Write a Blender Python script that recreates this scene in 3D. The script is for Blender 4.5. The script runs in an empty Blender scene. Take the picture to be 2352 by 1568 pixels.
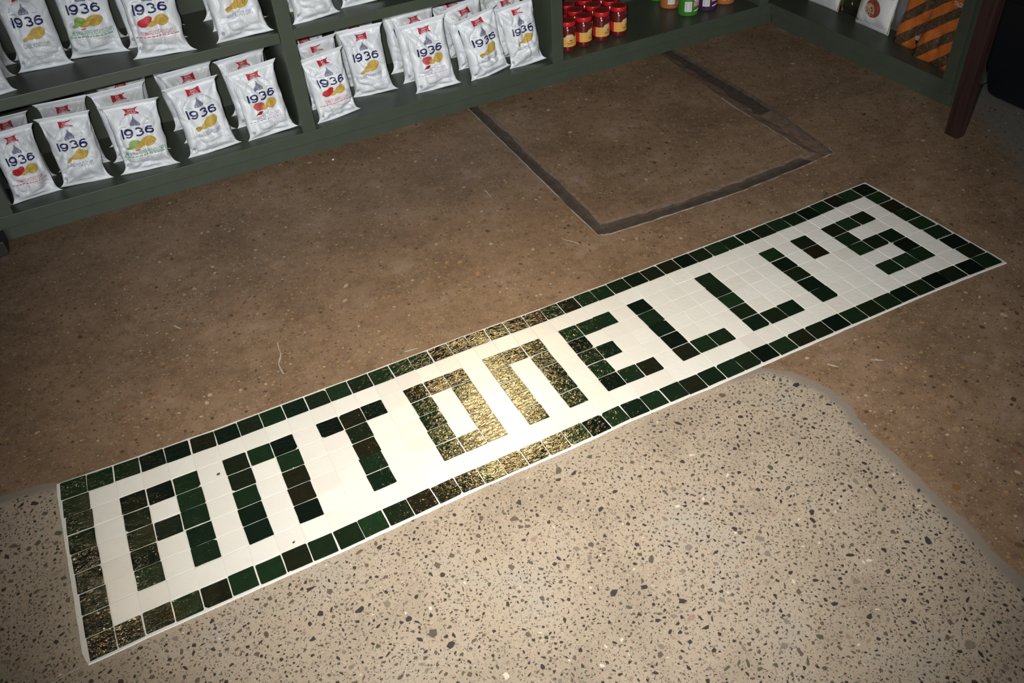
import bpy, bmesh, math, random
from mathutils import Vector, Matrix, noise
random.seed(7)
U = 0.053                       # one mosaic tile pitch in metres; positions below are written in tile pitches
PI = math.pi
C = bpy.context.scene.collection
scene = bpy.context.scene

# ------------------------------------------------------------------ camera
cam_d = bpy.data.cameras.new('camera'); cam = bpy.data.objects.new('camera', cam_d); C.objects.link(cam)
CAM = Vector((7.4916, -29.4679, 26.5750))
RGT = Vector((0.88860303, -0.45430112, -0.06320714)); UPV = Vector((0.34147276, 0.56322518, 0.75244518)); BCK = Vector((-0.30623684, -0.69020859, 0.65561506))
cam.matrix_world = Matrix(((RGT.x, UPV.x, BCK.x, CAM.x*U), (RGT.y, UPV.y, BCK.y, CAM.y*U), (RGT.z, UPV.z, BCK.z, CAM.z*U), (0, 0, 0, 1)))
cam_d.sensor_width = 36.0; cam_d.lens = 30.397; cam_d.clip_start = 0.02; cam_d.clip_end = 60
scene.camera = cam

# ------------------------------------------------------------------ world, lights, exposure
w = bpy.data.worlds.new('world'); scene.world = w; w.use_nodes = True
w.node_tree.nodes['Background'].inputs[0].default_value = (0.80, 0.86, 1.0, 1); w.node_tree.nodes['Background'].inputs[1].default_value = 0.014
def light(name, kind, loc, energy, col, target=None, **kw):
    d = bpy.data.lights.new(name, kind); d.energy = energy; d.color = col
    for k, v in kw.items(): setattr(d, k, v)
    o = bpy.data.objects.new(name, d); C.objects.link(o); o.location = Vector(loc)*U
    if target is not None:
        o.rotation_euler = (Vector(target)-Vector(loc)).to_track_quat('-Z', 'Y').to_euler()
    return o
FL = CAM - RGT*1.3 + UPV*1.0 - BCK*0.3                   # the camera's own flash, up and to one side of the lens
light('camera_flash', 'SPOT', FL, 256.0, (1.0, 0.975, 0.93), target=(22.6, 2.0, 0), spot_size=math.radians(80.5), spot_blend=1.0, shadow_soft_size=0.014)
# two warm shop lamps on the wall above the shelving; their reflections show in the glazed tiles
light('wall_lamp', 'AREA', (29.4, 23.8, 31.4), 2.4, (1.0, 0.69, 0.31), target=(17, -5, 0), shape='DISK', size=0.40, spread=math.radians(52))
light('wall_lamp', 'AREA', (-7.6, 23.8, 38.0), 0.15, (1.0, 0.74, 0.40), target=(2, -7, 0), shape='DISK', size=0.05, spread=math.radians(50))
# added fill behind the camera, low and cool, to brighten the bag fronts
light('cool_fill', 'AREA', (-8, -82, 16), 88.0, (0.92, 0.965, 1.0), target=(6, 22, 5), shape='RECTANGLE', size=1.6, size_y=1.1)
vs = scene.view_settings
vs.view_transform = 'Standard'; vs.look = 'None'; vs.exposure = 0.0; vs.gamma = 1.0; vs.use_curve_mapping = False

# ------------------------------------------------------------------ helpers
def mesh_obj(name, verts, faces, mats, parent=None, mi=None, smooth=False, scale=U):
    me = bpy.data.meshes.new(name)
    me.from_pydata([(v[0]*scale, v[1]*scale, v[2]*scale) for v in verts], [], faces)
    for m in (mats if isinstance(mats, (list, tuple)) else [mats]): me.materials.append(m)
    if mi: me.polygons.foreach_set('material_index', mi)
    if smooth: me.polygons.foreach_set('use_smooth', [True]*len(me.polygons))
    me.update()
    o = bpy.data.objects.new(name, me); C.objects.link(o)
    if parent: o.parent = parent
    return o
def link_mesh(name, me, parent=None):
    o = bpy.data.objects.new(name, me); C.objects.link(o)
    if parent: o.parent = parent
    return o
def empty(name, loc=(0, 0, 0), rz=0.0):
    o = bpy.data.objects.new(name, None); o.empty_display_size = 0.02; C.objects.link(o)
    o.location = Vector(loc)*U; o.rotation_euler = (0, 0, rz); return o
def tag(o, label, cat, group=None):
    o['label'] = label; o['category'] = cat
    if group: o['group'] = group
    return o
def box_data(x0, x1, y0, y1, z0, z1, b=0.0):
    """box with chamfered edges"""
    bm = bmesh.new(); bmesh.ops.create_cube(bm, size=1)
    for v in bm.verts: v.co = Vector(((x0+x1)/2+v.co.x*(x1-x0), (y0+y1)/2+v.co.y*(y1-y0), (z0+z1)/2+v.co.z*(z1-z0)))
    if b > 0: bmesh.ops.bevel(bm, geom=bm.edges[:], offset=b, segments=2, affect='EDGES', profile=0.7)
    vs_ = [v.co[:] for v in bm.verts]; bm.verts.index_update(); fs = [[v.index for v in f.verts] for f in bm.faces]; bm.free()
    return vs_, fs
def box(name, x0, x1, y0, y1, z0, z1, mat, parent=None, b=0.04):
    v, f = box_data(x0, x1, y0, y1, z0, z1, b); return mesh_obj(name, v, f, mat, parent)
def lathe(profile, n=32):
    vs_, fs = [], []
    for r, z in profile:
        for k in range(n): vs_.append((r*math.cos(2*PI*k/n), r*math.sin(2*PI*k/n), z))
    for j in range(len(profile)-1):
        for k in range(n):
            a, b_ = j*n+k, j*n+(k+1) % n; fs.append((a, b_, b_+n, a+n))
    fs.append(tuple(range(n-1, -1, -1))); fs.append(tuple((len(profile)-1)*n+k for k in range(n)))
    return vs_, fs

# ------------------------------------------------------------------ materials
class NT:
    def __init__(s, name):
        s.m = bpy.data.materials.new(name); s.m.use_nodes = True; s.t = s.m.node_tree; s.b = s.t.nodes['Principled BSDF']
    def n(s, typ, **kw):
        nd = s.t.nodes.new(typ)
        for k, v in kw.items(): setattr(nd, k, v)
        return nd
    def l(s, a, b): s.t.links.new(a, b)
    def val(s, sock, v):
        if isinstance(v, (int, float, tuple, list)): sock.default_value = v
        else: s.l(v, sock)
    def math(s, op, a, b=0.0, clamp=False):
        nd = s.n('ShaderNodeMath', operation=op, use_clamp=clamp); s.val(nd.inputs[0], a); s.val(nd.inputs[1], b); return nd.outputs[0]
    def mix(s, f, a, b):
        nd = s.n('ShaderNodeMix', data_type='RGBA'); s.val(nd.inputs[0], f); s.val(nd.inputs[6], a); s.val(nd.inputs[7], b); return nd.outputs[2]
    def ramp(s, f, stops, mode='LINEAR'):
        nd = s.n('ShaderNodeValToRGB'); nd.color_ramp.interpolation = mode; e = nd.color_ramp.elements
        while len(e) < len(stops): e.new(0.5)
        for q, (p, c) in zip(e, stops): q.position = p; q.color = c if len(c) == 4 else (*c, 1)
        s.val(nd.inputs[0], f); return nd.outputs[0]
    def noise(s, vec, scale, detail=2.0, rough=0.5, dist=0.0):
        nd = s.n('ShaderNodeTexNoise'); nd.inputs['Scale'].default_value = scale; nd.inputs['Detail'].default_value = detail; nd.inputs['Roughness'].default_value = rough; nd.inputs['Distortion'].default_value = dist
        if vec is not None: s.l(vec, nd.inputs['Vector'])
        return nd
    def voro(s, vec, scale, rnd=1.0):
        nd = s.n('ShaderNodeTexVoronoi'); nd.inputs['Scale'].default_value = scale; nd.inputs['Randomness'].default_value = rnd
        if vec is not None: s.l(vec, nd.inputs['Vector'])
        return nd
    def sstep(s, x, a, b):
        nd = s.n('ShaderNodeMapRange', interpolation_type='SMOOTHSTEP'); s.val(nd.inputs[0], x); nd.inputs[1].default_value = a; nd.inputs[2].default_value = b; return nd.outputs[0]
    def bump(s, h, strength, dist):
        nd = s.n('ShaderNodeBump'); nd.inputs['Strength'].default_value = strength; nd.inputs['Distance'].default_value = dist; s.l(h, nd.inputs['Height']); s.l(nd.outputs[0], s.b.inputs['Normal']); return nd
    def set(s, col=None, rough=None, spec=None, coat=None, metal=None):
        if col is not None: s.val(s.b.inputs['Base Color'], col if not isinstance(col, tuple) or len(col) == 4 else (*col, 1))
        if rough is not None: s.val(s.b.inputs['Roughness'], rough)
        if spec is not None: s.b.inputs['Specular IOR Level'].default_value = spec
        if coat is not None: s.b.inputs['Coat Weight'].default_value = coat; s.b.inputs['Coat Roughness'].default_value = 0.06
        if metal is not None: s.b.inputs['Metallic'].default_value = metal
        return s
def flat(name, col, rough=0.5, spec=0.4, coat=None, var=0.0, scale=60.0, metal=None):
    k = NT(name)
    if var:
        g = k.n('ShaderNodeNewGeometry').outputs['Position']; nz = k.noise(g, scale, 3.0)
        c0 = tuple(max(0, c*(1-var)) for c in col)+(1,); c1 = tuple(min(1, c*(1+var)) for c in col)+(1,)
        k.set(k.mix(nz.outputs[0], c0, c1), rough, spec, coat, metal)
    else: k.set((*col, 1), rough, spec, coat, metal)
    return k.m

# --- concrete floor: brown polished slab and a paler patch with dark aggregate
XB = [(-26, 29.1), (-21.6, 29.3), (-18.5, 29.57), (-17, 29.64), (-15.4, 29.8), (-13.8, 29.85), (-12.1, 30.2), (-10.3, 29.75), (-9.1, 29.0), (-8.4, 28.4), (2, 28.4)]
def xb(y):
    if y <= XB[0][0]: return XB[0][1]
    for (a, p), (b, q) in zip(XB, XB[1:]):
        if y <= b: return p+(q-p)*(y-a)/(b-a)
    return XB[-1][1]
YB = 0.75
def yb(x): return 0.42-0.2*x if x < 0.4 else -3.0
def patch_d(x, y): return min(xb(y)-x, yb(x)-y)
def make_floor_mat():
    k = NT('concrete_floor')
    pos = k.n('ShaderNodeNewGeometry').outputs['Position']
    vm = k.n('ShaderNodeVectorMath', operation='SCALE'); k.l(pos, vm.inputs[0]); vm.inputs['Scale'].default_value = 1/U
    sep = k.n('ShaderNodeSeparateXYZ'); k.l(vm.outputs[0], sep.inputs[0]); X, Y = sep.outputs[0], sep.outputs[1]
    fc = k.n('ShaderNodeFloatCurve'); cv = fc.mapping.curves[0]
    pts = [((y+26)/28.0, (x-28)/4.0) for y, x in XB]
    cv.points[0].location = pts[0]; cv.points[1].location = pts[-1]
    for p in pts[1:-1]: cv.points.new(*p)
    fc.mapping.update()
    k.l(k.math('DIVIDE', k.math('ADD', Y, 26.0), 28.0, True), fc.inputs[1])
    xbn = k.math('ADD', k.math('MULTIPLY', fc.outputs[0], 4.0), 28.0)
    d = k.math('MINIMUM', k.math('SUBTRACT', xbn, X), k.math('SUBTRACT', k.math('SUBTRACT', k.math('SUBTRACT', 0.42, k.math('MULTIPLY', X, 0.2)), k.math('MULTIPLY', k.math('GREATER_THAN', X, 0.4), 3.4)), Y))
    wob = k.noise(pos, 22.0, 4.0, 0.6)
    d = k.math('ADD', d, k.math('MULTIPLY', k.math('SUBTRACT', wob.outputs[0], 0.5), 0.5))
    m = k.sstep(d, -0.06, 0.10); band = k.sstep(d, 0.25, 0.75)
    # brown slab
    n1 = k.noise(pos, 4.5, 5.0, 0.6); n2 = k.noise(pos, 55.0, 4.0, 0.7); n3 = k.noise(pos, 420.0, 2.0, 0.7)
    br = k.ramp(n1.outputs[0], [(0.28, (0.140, 0.091, 0.054)), (0.52, (0.232, 0.152, 0.094)), (0.75, (0.305, 0.208, 0.142))])
    n4 = k.noise(pos, 26.0, 5.0, 0.7)
    br = k.mix(k.math('MULTIPLY', k.sstep(n4.outputs[0], 0.42, 0.70), 0.55), br, (0.105, 0.066, 0.040, 1))
    br = k.mix(k.math('MULTIPLY', k.sstep(n2.outputs[0], 0.45, 0.75), 0.7), br, (0.27, 0.180, 0.115, 1))
    br = k.mix(k.math('MULTIPLY', k.sstep(n3.outputs[0], 0.45, 0.75), 0.55), br, (0.09, 0.055, 0.034, 1))
    def flecks(base, scale, rmin, rmax, stops, keep):
        wv = k.n('ShaderNodeVectorMath', operation='ADD'); nn = k.noise(pos, scale*1.1, 2.0); k.l(pos, wv.inputs[0])
        sc = k.n('ShaderNodeVectorMath', operation='SCALE'); k.l(nn.outputs['Color'], sc.inputs[0]); sc.inputs['Scale'].default_value = 0.45/scale; k.l(sc.outputs[0], wv.inputs[1])
        v = k.voro(wv.outputs[0], scale); sp = k.n('ShaderNodeSeparateColor'); k.l(v.outputs['Color'], sp.inputs[0])
        thr = k.math('ADD', k.math('MULTIPLY', sp.outputs[1], rmax-rmin), rmin)
        inside = k.sstep(k.math('SUBTRACT', thr, v.outputs['Distance']), 0.0, 0.05)
        use = k.math('MULTIPLY', inside, k.math('GREATER_THAN', sp.outputs[2], 1.0-keep))
        return k.mix(use, base, k.ramp(sp.outputs[0], stops, 'CONSTANT'))
    cols = [(0.0, (0.27, 0.18, 0.095)), (0.22, (0.33, 0.235, 0.14)), (0.36, (0.19, 0.085, 0.04)), (0.50, (0.40, 0.32, 0.22)), (0.56, (0.095, 0.060, 0.038)), (0.74, (0.27, 0.145, 0.06)), (0.88, (0.11, 0.07, 0.045))]
    br = flecks(br, 260.0, 0.20, 0.58, cols, 0.50)
    br = flecks(br, 130.0, 0.16, 0.52, cols, 0.42)
    br = flecks(br, 66.0, 0.12, 0.36, cols, 0.20)
    dust = k.noise(pos, 9.0, 6.0, 0.65)
    br = k.mix(k.math('MULTIPLY', k.sstep(dust.outputs[0], 0.55, 0.78), 0.28), br, (0.36, 0.31, 0.27, 1))
    # grey smear of bare cement beyond the end of the other shelving
    g3 = k.sstep(k.math('ADD', k.math('SUBTRACT', X, 51.0), k.math('MULTIPLY', Y, -0.55)), 0.6, 4.0)
    br = k.mix(k.math('MULTIPLY', g3, 0.75), br, (0.16, 0.17, 0.165, 1))
    # pale patch
    p1 = k.noise(pos, 5.0, 5.0, 0.6); p3 = k.noise(pos, 520.0, 2.0, 0.8)
    gr = k.ramp(p1.outputs[0], [(0.3, (0.30, 0.250, 0.190)), (0.52, (0.395, 0.328, 0.250)), (0.72, (0.375, 0.34, 0.285))])
    gr = k.mix(k.math('MULTIPLY', k.sstep(p3.outputs[0], 0.40, 0.72), 0.45), gr, (0.15, 0.12, 0.09, 1))
    gcols = [(0.0, (0.11, 0.088, 0.07)), (0.35, (0.42, 0.37, 0.30)), (0.5, (0.17, 0.135, 0.105)), (0.7, (0.21, 0.18, 0.145)), (0.85, (0.055, 0.045, 0.038))]
    gr = flecks(gr, 400.0, 0.25, 0.60, gcols, 0.50)
    gr = flecks(gr, 240.0, 0.20, 0.55, gcols, 0.40)
    gr = flecks(gr, 125.0, 0.10, 0.48, [(0.0, (0.09, 0.073, 0.06)), (0.4, (0.19, 0.16, 0.13)), (0.7, (0.24, 0.205, 0.165)), (0.88, (0.40, 0.36, 0.29))], 0.42)
    gr = k.mix(k.math('SUBTRACT', 1.0, band), gr, (0.22, 0.187, 0.155, 1))
    k.set(k.mix(m, br, gr), None, 0.35)
    rr = k.noise(pos, 30.0, 4.0)
    k.l(k.math('ADD', k.math('MULTIPLY', rr.outputs[0], 0.25), 0.40), k.b.inputs['Roughness'])
    hb = k.math('ADD', k.math('MULTIPLY', n2.outputs[0], 0.6), k.math('MULTIPLY', n3.outputs[0], 0.25))
    k.bump(hb, 0.25, 0.0012)
    return k.m
M_floor = make_floor_mat()
def make_green_tile():
    k = NT('green_glaze'); oi = k.n('ShaderNodeObjectInfo'); pos = k.n('ShaderNodeNewGeometry').outputs['Position']
    r = oi.outputs['Random']
    c = k.ramp(r, [(0.0, (0.0035, 0.0075, 0.0045)), (0.22, (0.006, 0.016, 0.008)), (0.45, (0.012, 0.034, 0.012)), (0.62, (0.010, 0.024, 0.010)), (0.78, (0.011, 0.017, 0.007)), (1.0, (0.016, 0.013, 0.006))])
    mot = k.noise(pos, 60.0, 3.0); c = k.mix(k.math('MULTIPLY', mot.outputs[0], 0.5), c, (0.004, 0.006, 0.004, 1))
    k.set(c, 0.06, 0.6)
    ofs = k.n('ShaderNodeVectorMath', operation='ADD'); sc = k.n('ShaderNodeCombineXYZ'); k.l(k.math('MULTIPLY', r, 7.0), sc.inputs[2]); k.l(pos, ofs.inputs[0]); k.l(sc.outputs[0], ofs.inputs[1])
    mp = k.n('ShaderNodeMapping'); mp.inputs['Scale'].default_value = (1.0, 1.9, 1.0); k.l(ofs.outputs[0], mp.inputs[0])
    nz = k.noise(mp.outputs[0], 75.0, 3.0, 0.6, 1.2); nb = k.noise(mp.outputs[0], 14.0, 1.0)
    h = k.math('ADD', k.math('MULTIPLY', nz.outputs[0], 0.45), k.math('MULTIPLY', nb.outputs[0], 0.7))
    k.bump(h, 0.55, 0.0035); return k.m
def make_white_tile():
    k = NT('white_glaze'); oi = k.n('ShaderNodeObjectInfo'); pos = k.n('ShaderNodeNewGeometry').outputs['Position']
    c = k.ramp(oi.outputs['Random'], [(0.0, (0.69, 0.675, 0.62)), (0.5, (0.715, 0.705, 0.655)), (0.9, (0.73, 0.72, 0.67)), (1.0, (0.665, 0.635, 0.585))])
    nz = k.noise(pos, 40.0, 4.0); c = k.mix(k.math('MULTIPLY', k.sstep(nz.outputs[0], 0.45, 0.8), 0.2), c, (0.62, 0.585, 0.52, 1))
    k.set(c, 0.30, 0.45); n2 = k.noise(pos, 45.0, 2.0, 0.5, 1.0); k.bump(n2.outputs[0], 0.3, 0.002); return k.m
M_green, M_white = make_green_tile(), make_white_tile()
M_grout = flat('grout', (0.64, 0.625, 0.58), 0.85, 0.2, var=0.10, scale=120)
M_mortar = flat('groove_mortar', (0.070, 0.053, 0.041), 0.75, 0.25, var=0.55, scale=45)
M_mortar_pale = flat('groove_edge_mortar', (0.36, 0.30, 0.26), 0.85, 0.2, var=0.45, scale=90)
M_mortar_mid = flat('groove_inner_mortar', (0.165, 0.112, 0.082), 0.8, 0.2, var=0.6, scale=70)
def make_paint(name, col):
    k = NT(name); pos = k.n('ShaderNodeNewGeometry').outputs['Position']; nz = k.noise(pos, 18.0, 4.0)
    k.set(k.mix(nz.outputs[0], tuple(c*0.85 for c in col)+(1,), tuple(c*1.15 for c in col)+(1,)), 0.42, 0.4)
    n2 = k.noise(pos, 240.0, 2.0); k.bump(n2.outputs[0], 0.08, 0.001); return k.m
M_paint = make_paint('dark_green_paint', (0.054, 0.067, 0.048))
def make_film(name, col, rough=0.38, bumpy=0.35):
    k = NT(name); pos = k.n('ShaderNodeTexCoord').outputs['Object']; nz = k.noise(pos, 34.0, 4.0, 0.6, 0.6)
    k.set((*col, 1), rough, 0.45); k.bump(nz.outputs[0], bumpy, 0.005); return k.m
M_film = make_film('white_film', (0.76, 0.795, 0.83))
M_navy = flat('navy_ink', (0.022, 0.026, 0.105), 0.45)
M_red = flat('badge_red', (0.46, 0.018, 0.035), 0.45)
M_badge_white = flat('badge_white', (0.74, 0.60, 0.62), 0.5)
M_tower = flat('tower_ink', (0.20, 0.21, 0.30), 0.5)
M_faint = flat('faint_ink', (0.45, 0.46, 0.50), 0.5)
M_faint2 = flat('fainter_ink', (0.60, 0.61, 0.64), 0.5)
M_chip = flat('chip_yellow', (0.56, 0.39, 0.085), 0.5, var=0.35, scale=260)
M_chip_dark = flat('chip_ridge', (0.42, 0.22, 0.035), 0.5)
M_tomato = flat('tomato_red', (0.50, 0.02, 0.03), 0.5, var=0.3, scale=160)
M_berry = flat('pepper_red', (0.55, 0.10, 0.10), 0.5, var=0.5, scale=300)
M_chili = flat('chili_red', (0.33, 0.015, 0.02), 0.5)
M_lime = flat('lime_green', (0.26, 0.40, 0.10), 0.5, var=0.25, scale=200)
M_txt = {'classic': flat('classic_ink', (0.33, 0.34, 0.40), 0.5), 'wavy': flat('wavy_ink', (0.30, 0.30, 0.42), 0.5), 'lime': flat('lime_ink', (0.22, 0.38, 0.27), 0.5), 'tomato': flat('tomato_ink', (0.62, 0.25, 0.28), 0.5), 'spicy': flat('spicy_ink', (0.50, 0.38, 0.55), 0.5)}

# ------------------------------------------------------------------ floor with the U-shaped cut
# groove: outer and inner outline (tile pitches); its two ends run on beneath the shelving
G_out = [(28.45, 24.0), (28.22, 16), (28.06, 10), (27.86, 3.9), (28.6, 3.62), (33, 3.42), (37, 3.3), (41, 3.5), (44.3, 3.78), (44.75, 8), (45.15, 12), (45.2, 18), (45.3, 24.0)]
G_in = [(29.4, 24.0), (29.18, 16), (29.02, 10), (28.82, 5.0), (29.1, 4.85), (33, 4.62), (37.2, 4.42), (40.8, 4.55), (43.1, 4.75), (43.1, 8), (43.15, 11.5), (43.75, 18), (44.3, 24.0)]
def refine(pts, n=4, amp=0.05, sd=0):
    out = []
    for (a, b), (c, d) in zip(pts, pts[1:]):
        for q in range(n):
            t = q/n; x, y = a+(c-a)*t, b+(d-b)*t
            out.append((x+amp*noise.noise(Vector((x*1.7, y*1.7, sd))), y+amp*noise.noise(Vector((x*1.7, y*1.7, sd+9)))))
    out.append(pts[-1]); return out
go, gi = refine(G_out, 7, 0.05, 1), refine(G_in, 7, 0.10, 2)
bm = bmesh.new()
def loop(bm_, pts):
    vs_ = [bm_.verts.new((x*U, y*U, 0)) for x, y in pts]
    for a, b_ in zip(vs_, vs_[1:]+vs_[:1]): bm_.edges.new((a, b_))
loop(bm, [(-70, -75), (110, -75), (110, 70), (-70, 70)]); loop(bm, go+gi[::-1])
bmesh.ops.triangle_fill(bm, use_beauty=True, use_dissolve=False, edges=bm.edges[:])
bmesh.ops.recalc_face_normals(bm, faces=bm.faces[:])
me = bpy.data.meshes.new('floor'); bm.to_mesh(me); bm.free(); me.materials.append(M_floor)
if me.polygons[0].normal.z < 0: me.flip_normals()
floor = link_mesh('floor', me); floor['kind'] = 'structure'; floor['label'] = 'brown polished concrete floor with a paler speckled patch'
# groove bed: pale outer lip, dark bed, inner lip
n = len(go); V, F, MI = [], [], []
rows = []
for t, z in ((-0.07, 0.006), (0.015, 0.004), (0.06, -0.14), (0.58, -0.13), (0.78, -0.06), (1.0, 0.0), (1.06, 0.006)):
    row = []
    for q in range(n):
        amp_ = 0.16 if 0.5 < t < 0.9 else 0.03; tt = t+amp_*noise.noise(Vector((q*0.8, t*7, 3)))+(0.04*noise.noise(Vector((q*2.3, t*5, 1))) if 0.5 < t < 0.9 else 0)
        row.append(len(V)); V.append((go[q][0]+(gi[q][0]-go[q][0])*tt, go[q][1]+(gi[q][1]-go[q][1])*tt, z+(0 if z == 0 else 0.03*noise.noise(Vector((q*0.9, t*5, 7))))))
    rows.append(row)
for j in range(6):
    for q in range(n-1):
        right = q > n*0.62
        if (j == 5 and not (n*0.66 < q < n*0.84)) or (j == 0 and q > n*0.66): continue
        F.append((rows[j][q], rows[j][q+1], rows[j+1][q+1], rows[j+1][q])); MI.append((0, 1 if right else 0, 1 if not n*0.62 < q < n*0.78 else 2, 1 if not right else 2, 2, 0)[j])
g = mesh_obj('groove', V, F, [M_mortar_pale, M_mortar, M_mortar_mid], floor, MI); g['label'] = 'dark mortar-filled groove with a chalky lip'
# aggregate: flush stone chips in the pale patch, small pebbles in the brown slab
def in_mosaic(x, y, mg=0.25): return -mg-0.15 < x < 43.2+mg and -8.8-mg < y < 0.12+mg
def in_groove(x, y): return 27.7 < x < 45.5 and y > 3.1 and not (29.5 < x < 42.9 and y > 5.2)
def chips(name, count, area, ok, sizer, mats, weights, jag, sd):
    rnd = random.Random(sd); V, F, MI = [], [], []; k = 0; tries = 0; placed = []
    cells = {}
    while k < count and tries < count*12:
        tries += 1
        x, y = rnd.uniform(*area[:2]), rnd.uniform(*area[2:])
        if not ok(x, y): continue
        r, asp = sizer(rnd); ci = (int(x//0.8), int(y//0.8))
        if any((x-a)**2+(y-b)**2 < (r+c)**2*0.9 for i in (-1, 0, 1) for j in (-1, 0, 1) for a, b, c in cells.get((ci[0]+i, ci[1]+j), ())): continue
        cells.setdefault(ci, []).append((x, y, r))
        m = rnd.randint(5, 8); th = rnd.uniform(0, PI); base = len(V); z = 0.006+0.004*rnd.random()
        for q in range(m):
            a = 2*PI*(q+rnd.uniform(-.3, .3))/m; rr = r*rnd.uniform(1-jag, 1+jag*0.4)
            px, py = rr*math.cos(a), rr*math.sin(a)*asp
            V.append((x+px*math.cos(th)-py*math.sin(th), y+px*math.sin(th)+py*math.cos(th), z))
        F.append(tuple(range(base, base+m))); MI.append(rnd.choices(range(len(mats)), weights)[0]); k += 1
    o = mesh_obj(name, V, F, mats, floor, MI); o['kind'] = 'stuff'; return o
def mchip(nm, c, v=0.3): return flat(nm, c, 0.5, 0.35, var=v, scale=350)
M_agg = [mchip('stone_charcoal', (0.040, 0.034, 0.032)), mchip('stone_umber', (0.115, 0.085, 0.066)), mchip('stone_grey', (0.19, 0.165, 0.135)), mchip('stone_olive', (0.085, 0.080, 0.060)), mchip('stone_rose', (0.27, 0.19, 0.15)), mchip('stone_cream', (0.55, 0.50, 0.41))]
ok_p = lambda x, y: patch_d(x, y) > 0.45 and not in_mosaic(x, y)
c1 = chips('stone_chips', 15000, (-6, 30.5, -27, 0.7), ok_p, lambda r: (min(0.30, 0.069*math.exp(r.gauss(0.0, 0.44))), r.uniform(0.32, 0.9)), M_agg, (34, 28, 15, 14, 6, 1.5), 0.45, 3)
c1['label'] = 'dark angular stone chips in the pale concrete patch'
M_peb = [mchip('pebble_tan', (0.27, 0.19, 0.105)), mchip('pebble_rust', (0.19, 0.090, 0.042)), mchip('pebble_dark', (0.078, 0.050, 0.034)), mchip('pebble_cream', (0.40, 0.33, 0.23)), mchip('pebble_brown', (0.13, 0.080, 0.048)), mchip('pebble_ochre', (0.33, 0.195, 0.08))]
ok_b = lambda x, y: patch_d(x, y) < -0.15 and not in_mosaic(x, y) and not in_groove(x, y)
c2 = chips('pebbles', 14000, (-8, 58, -22, 23), ok_b, lambda r: (min(0.20, 0.055*math.exp(r.gauss(0.0, 0.46))), r.uniform(0.5, 1.0)), M_peb, (28, 16, 16, 8, 22, 10), 0.22, 5)
c2['label'] = 'small tan, rust and dark pebbles in the brown concrete'

# pale scuffs and a hairline crack in the slab
SC = [[(10.21, 4.35), (10.12, 3.85), (10.08, 3.33), (9.82, 2.78), (9.84, 1.97)], [(24.68, 11.46), (24.68, 11.00), (24.69, 10.54)], [(26.04, 4.63), (26.59, 3.70)], [(-0.25, -8.83), (-0.79, -8.87), (-1.35, -8.95)], [(5.99, 8.33), (6.29, 7.84)], [(15.26, 0.46), (15.89, 0.37)], [(32.92, -10.81), (33.36, -11.14)], [(31.13, -10.07), (31.41, -10.43)]]
V, F = [], []
for k_, pts in enumerate(SC):
    pts = [p for a, b in zip(pts, pts[1:]) for p in (a, ((a[0]+b[0])/2+random.uniform(-.04, .04), (a[1]+b[1])/2+random.uniform(-.04, .04)))]+[pts[-1]]
    base = len(V)
    for q, (x, y) in enumerate(pts):
        x0, y0 = pts[max(0, q-1)]; x1, y1 = pts[min(len(pts)-1, q+1)]; L = math.hypot(x1-x0, y1-y0) or 1; wd = random.uniform(0.012, 0.05)
        V += [(x-(y1-y0)/L*wd, y+(x1-x0)/L*wd, 0.011), (x+(y1-y0)/L*wd, y-(x1-x0)/L*wd, 0.011)]
    for q in range(len(pts)-1): F.append((base+2*q, base+2*q+1, base+2*q+3, base+2*q+2))
o = mesh_obj('scuff_marks', V, F, flat('scuff_chalk', (0.42, 0.38, 0.34), 0.8, 0.2, var=0.3, scale=200), floor); o['kind'] = 'stuff'

# ------------------------------------------------------------------ tile mosaic
TOP = [(0.0, -0.154, 0.13), (2.0, -0.063, 0.055), (6.0, 0.098, -0.059), (10.0, 0.142, -0.057), (14.0, 0.196, -0.048), (18.0, 0.095, -0.02), (22.0, 0.04, -0.085), (26.0, -0.135, -0.092), (30.0, -0.147, -0.061), (34.0, -0.166, -0.053), (38.0, -0.007, -0.043), (41.0, 0.05, 0.081), (43.0, 0.22, 0.093)]
BOT = [(0.0, -0.029, -0.056), (2.0, -0.076, -0.028), (5.0, 0.012, -0.044), (9.0, 0.022, -0.05), (12.0, 0.09, 0.01), (14.0, 0.14, 0.045), (17.0, 0.08, 0.049), (20.0, 0.03, 0.05), (22.0, -0.06, 0.09), (26.0, -0.15, 0.02), (30.0, -0.21, 0.02), (34.0, -0.13, 0.014), (38.0, 0.002, -0.004), (41.0, 0.158, -0.02), (43.0, 0.36, -0.10)]
def interp(tab, u):
    u = max(tab[0][0], min(tab[-1][0], u))
    for a, b in zip(tab, tab[1:]):
        if u <= b[0]:
            t = (u-a[0])/(b[0]-a[0]); return a[1]+(b[1]-a[1])*t, a[2]+(b[2]-a[2])*t
    return tab[-1][1:]
def grid(u, v):
    t = max(-0.4, min(1.4, (v-2)/5.0)); a, b = interp(TOP, u), interp(BOT, u)
    return u+a[0]+(b[0]-a[0])*t, -v*0.967+a[1]+(b[1]-a[1])*t
ROWS5 = {'A': ['111', '101', '111', '101', '101'], 'n': ['111', '101', '101', '101', '101'], 'T': ['111', '010', '010', '010', '010'], 'O': ['111', '101', '101', '101', '111'], 'E': ['111', '100', '110', '100', '111'], 'L': ['100', '100', '100', '100', '111'], 'I': ['1', '1', '1', '1', '1'], "'": ['1', '1', '0', '0', '0'], 'S': ['111', '100', '111', '001', '111']}
dark = set()
col = 2
for ch in "AnTOnELLI'S":
    gl = ROWS5[ch]
    for r in range(5):
        for c, q in enumerate(gl[r]):
            if q == '1': dark.add((col+c, 2+r))
    col += len(gl[0])+1
for c in range(43): dark.add((c, 0)); dark.add((c, 8))
for r in range(9): dark.add((0, r)); dark.add((42, r))
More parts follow.
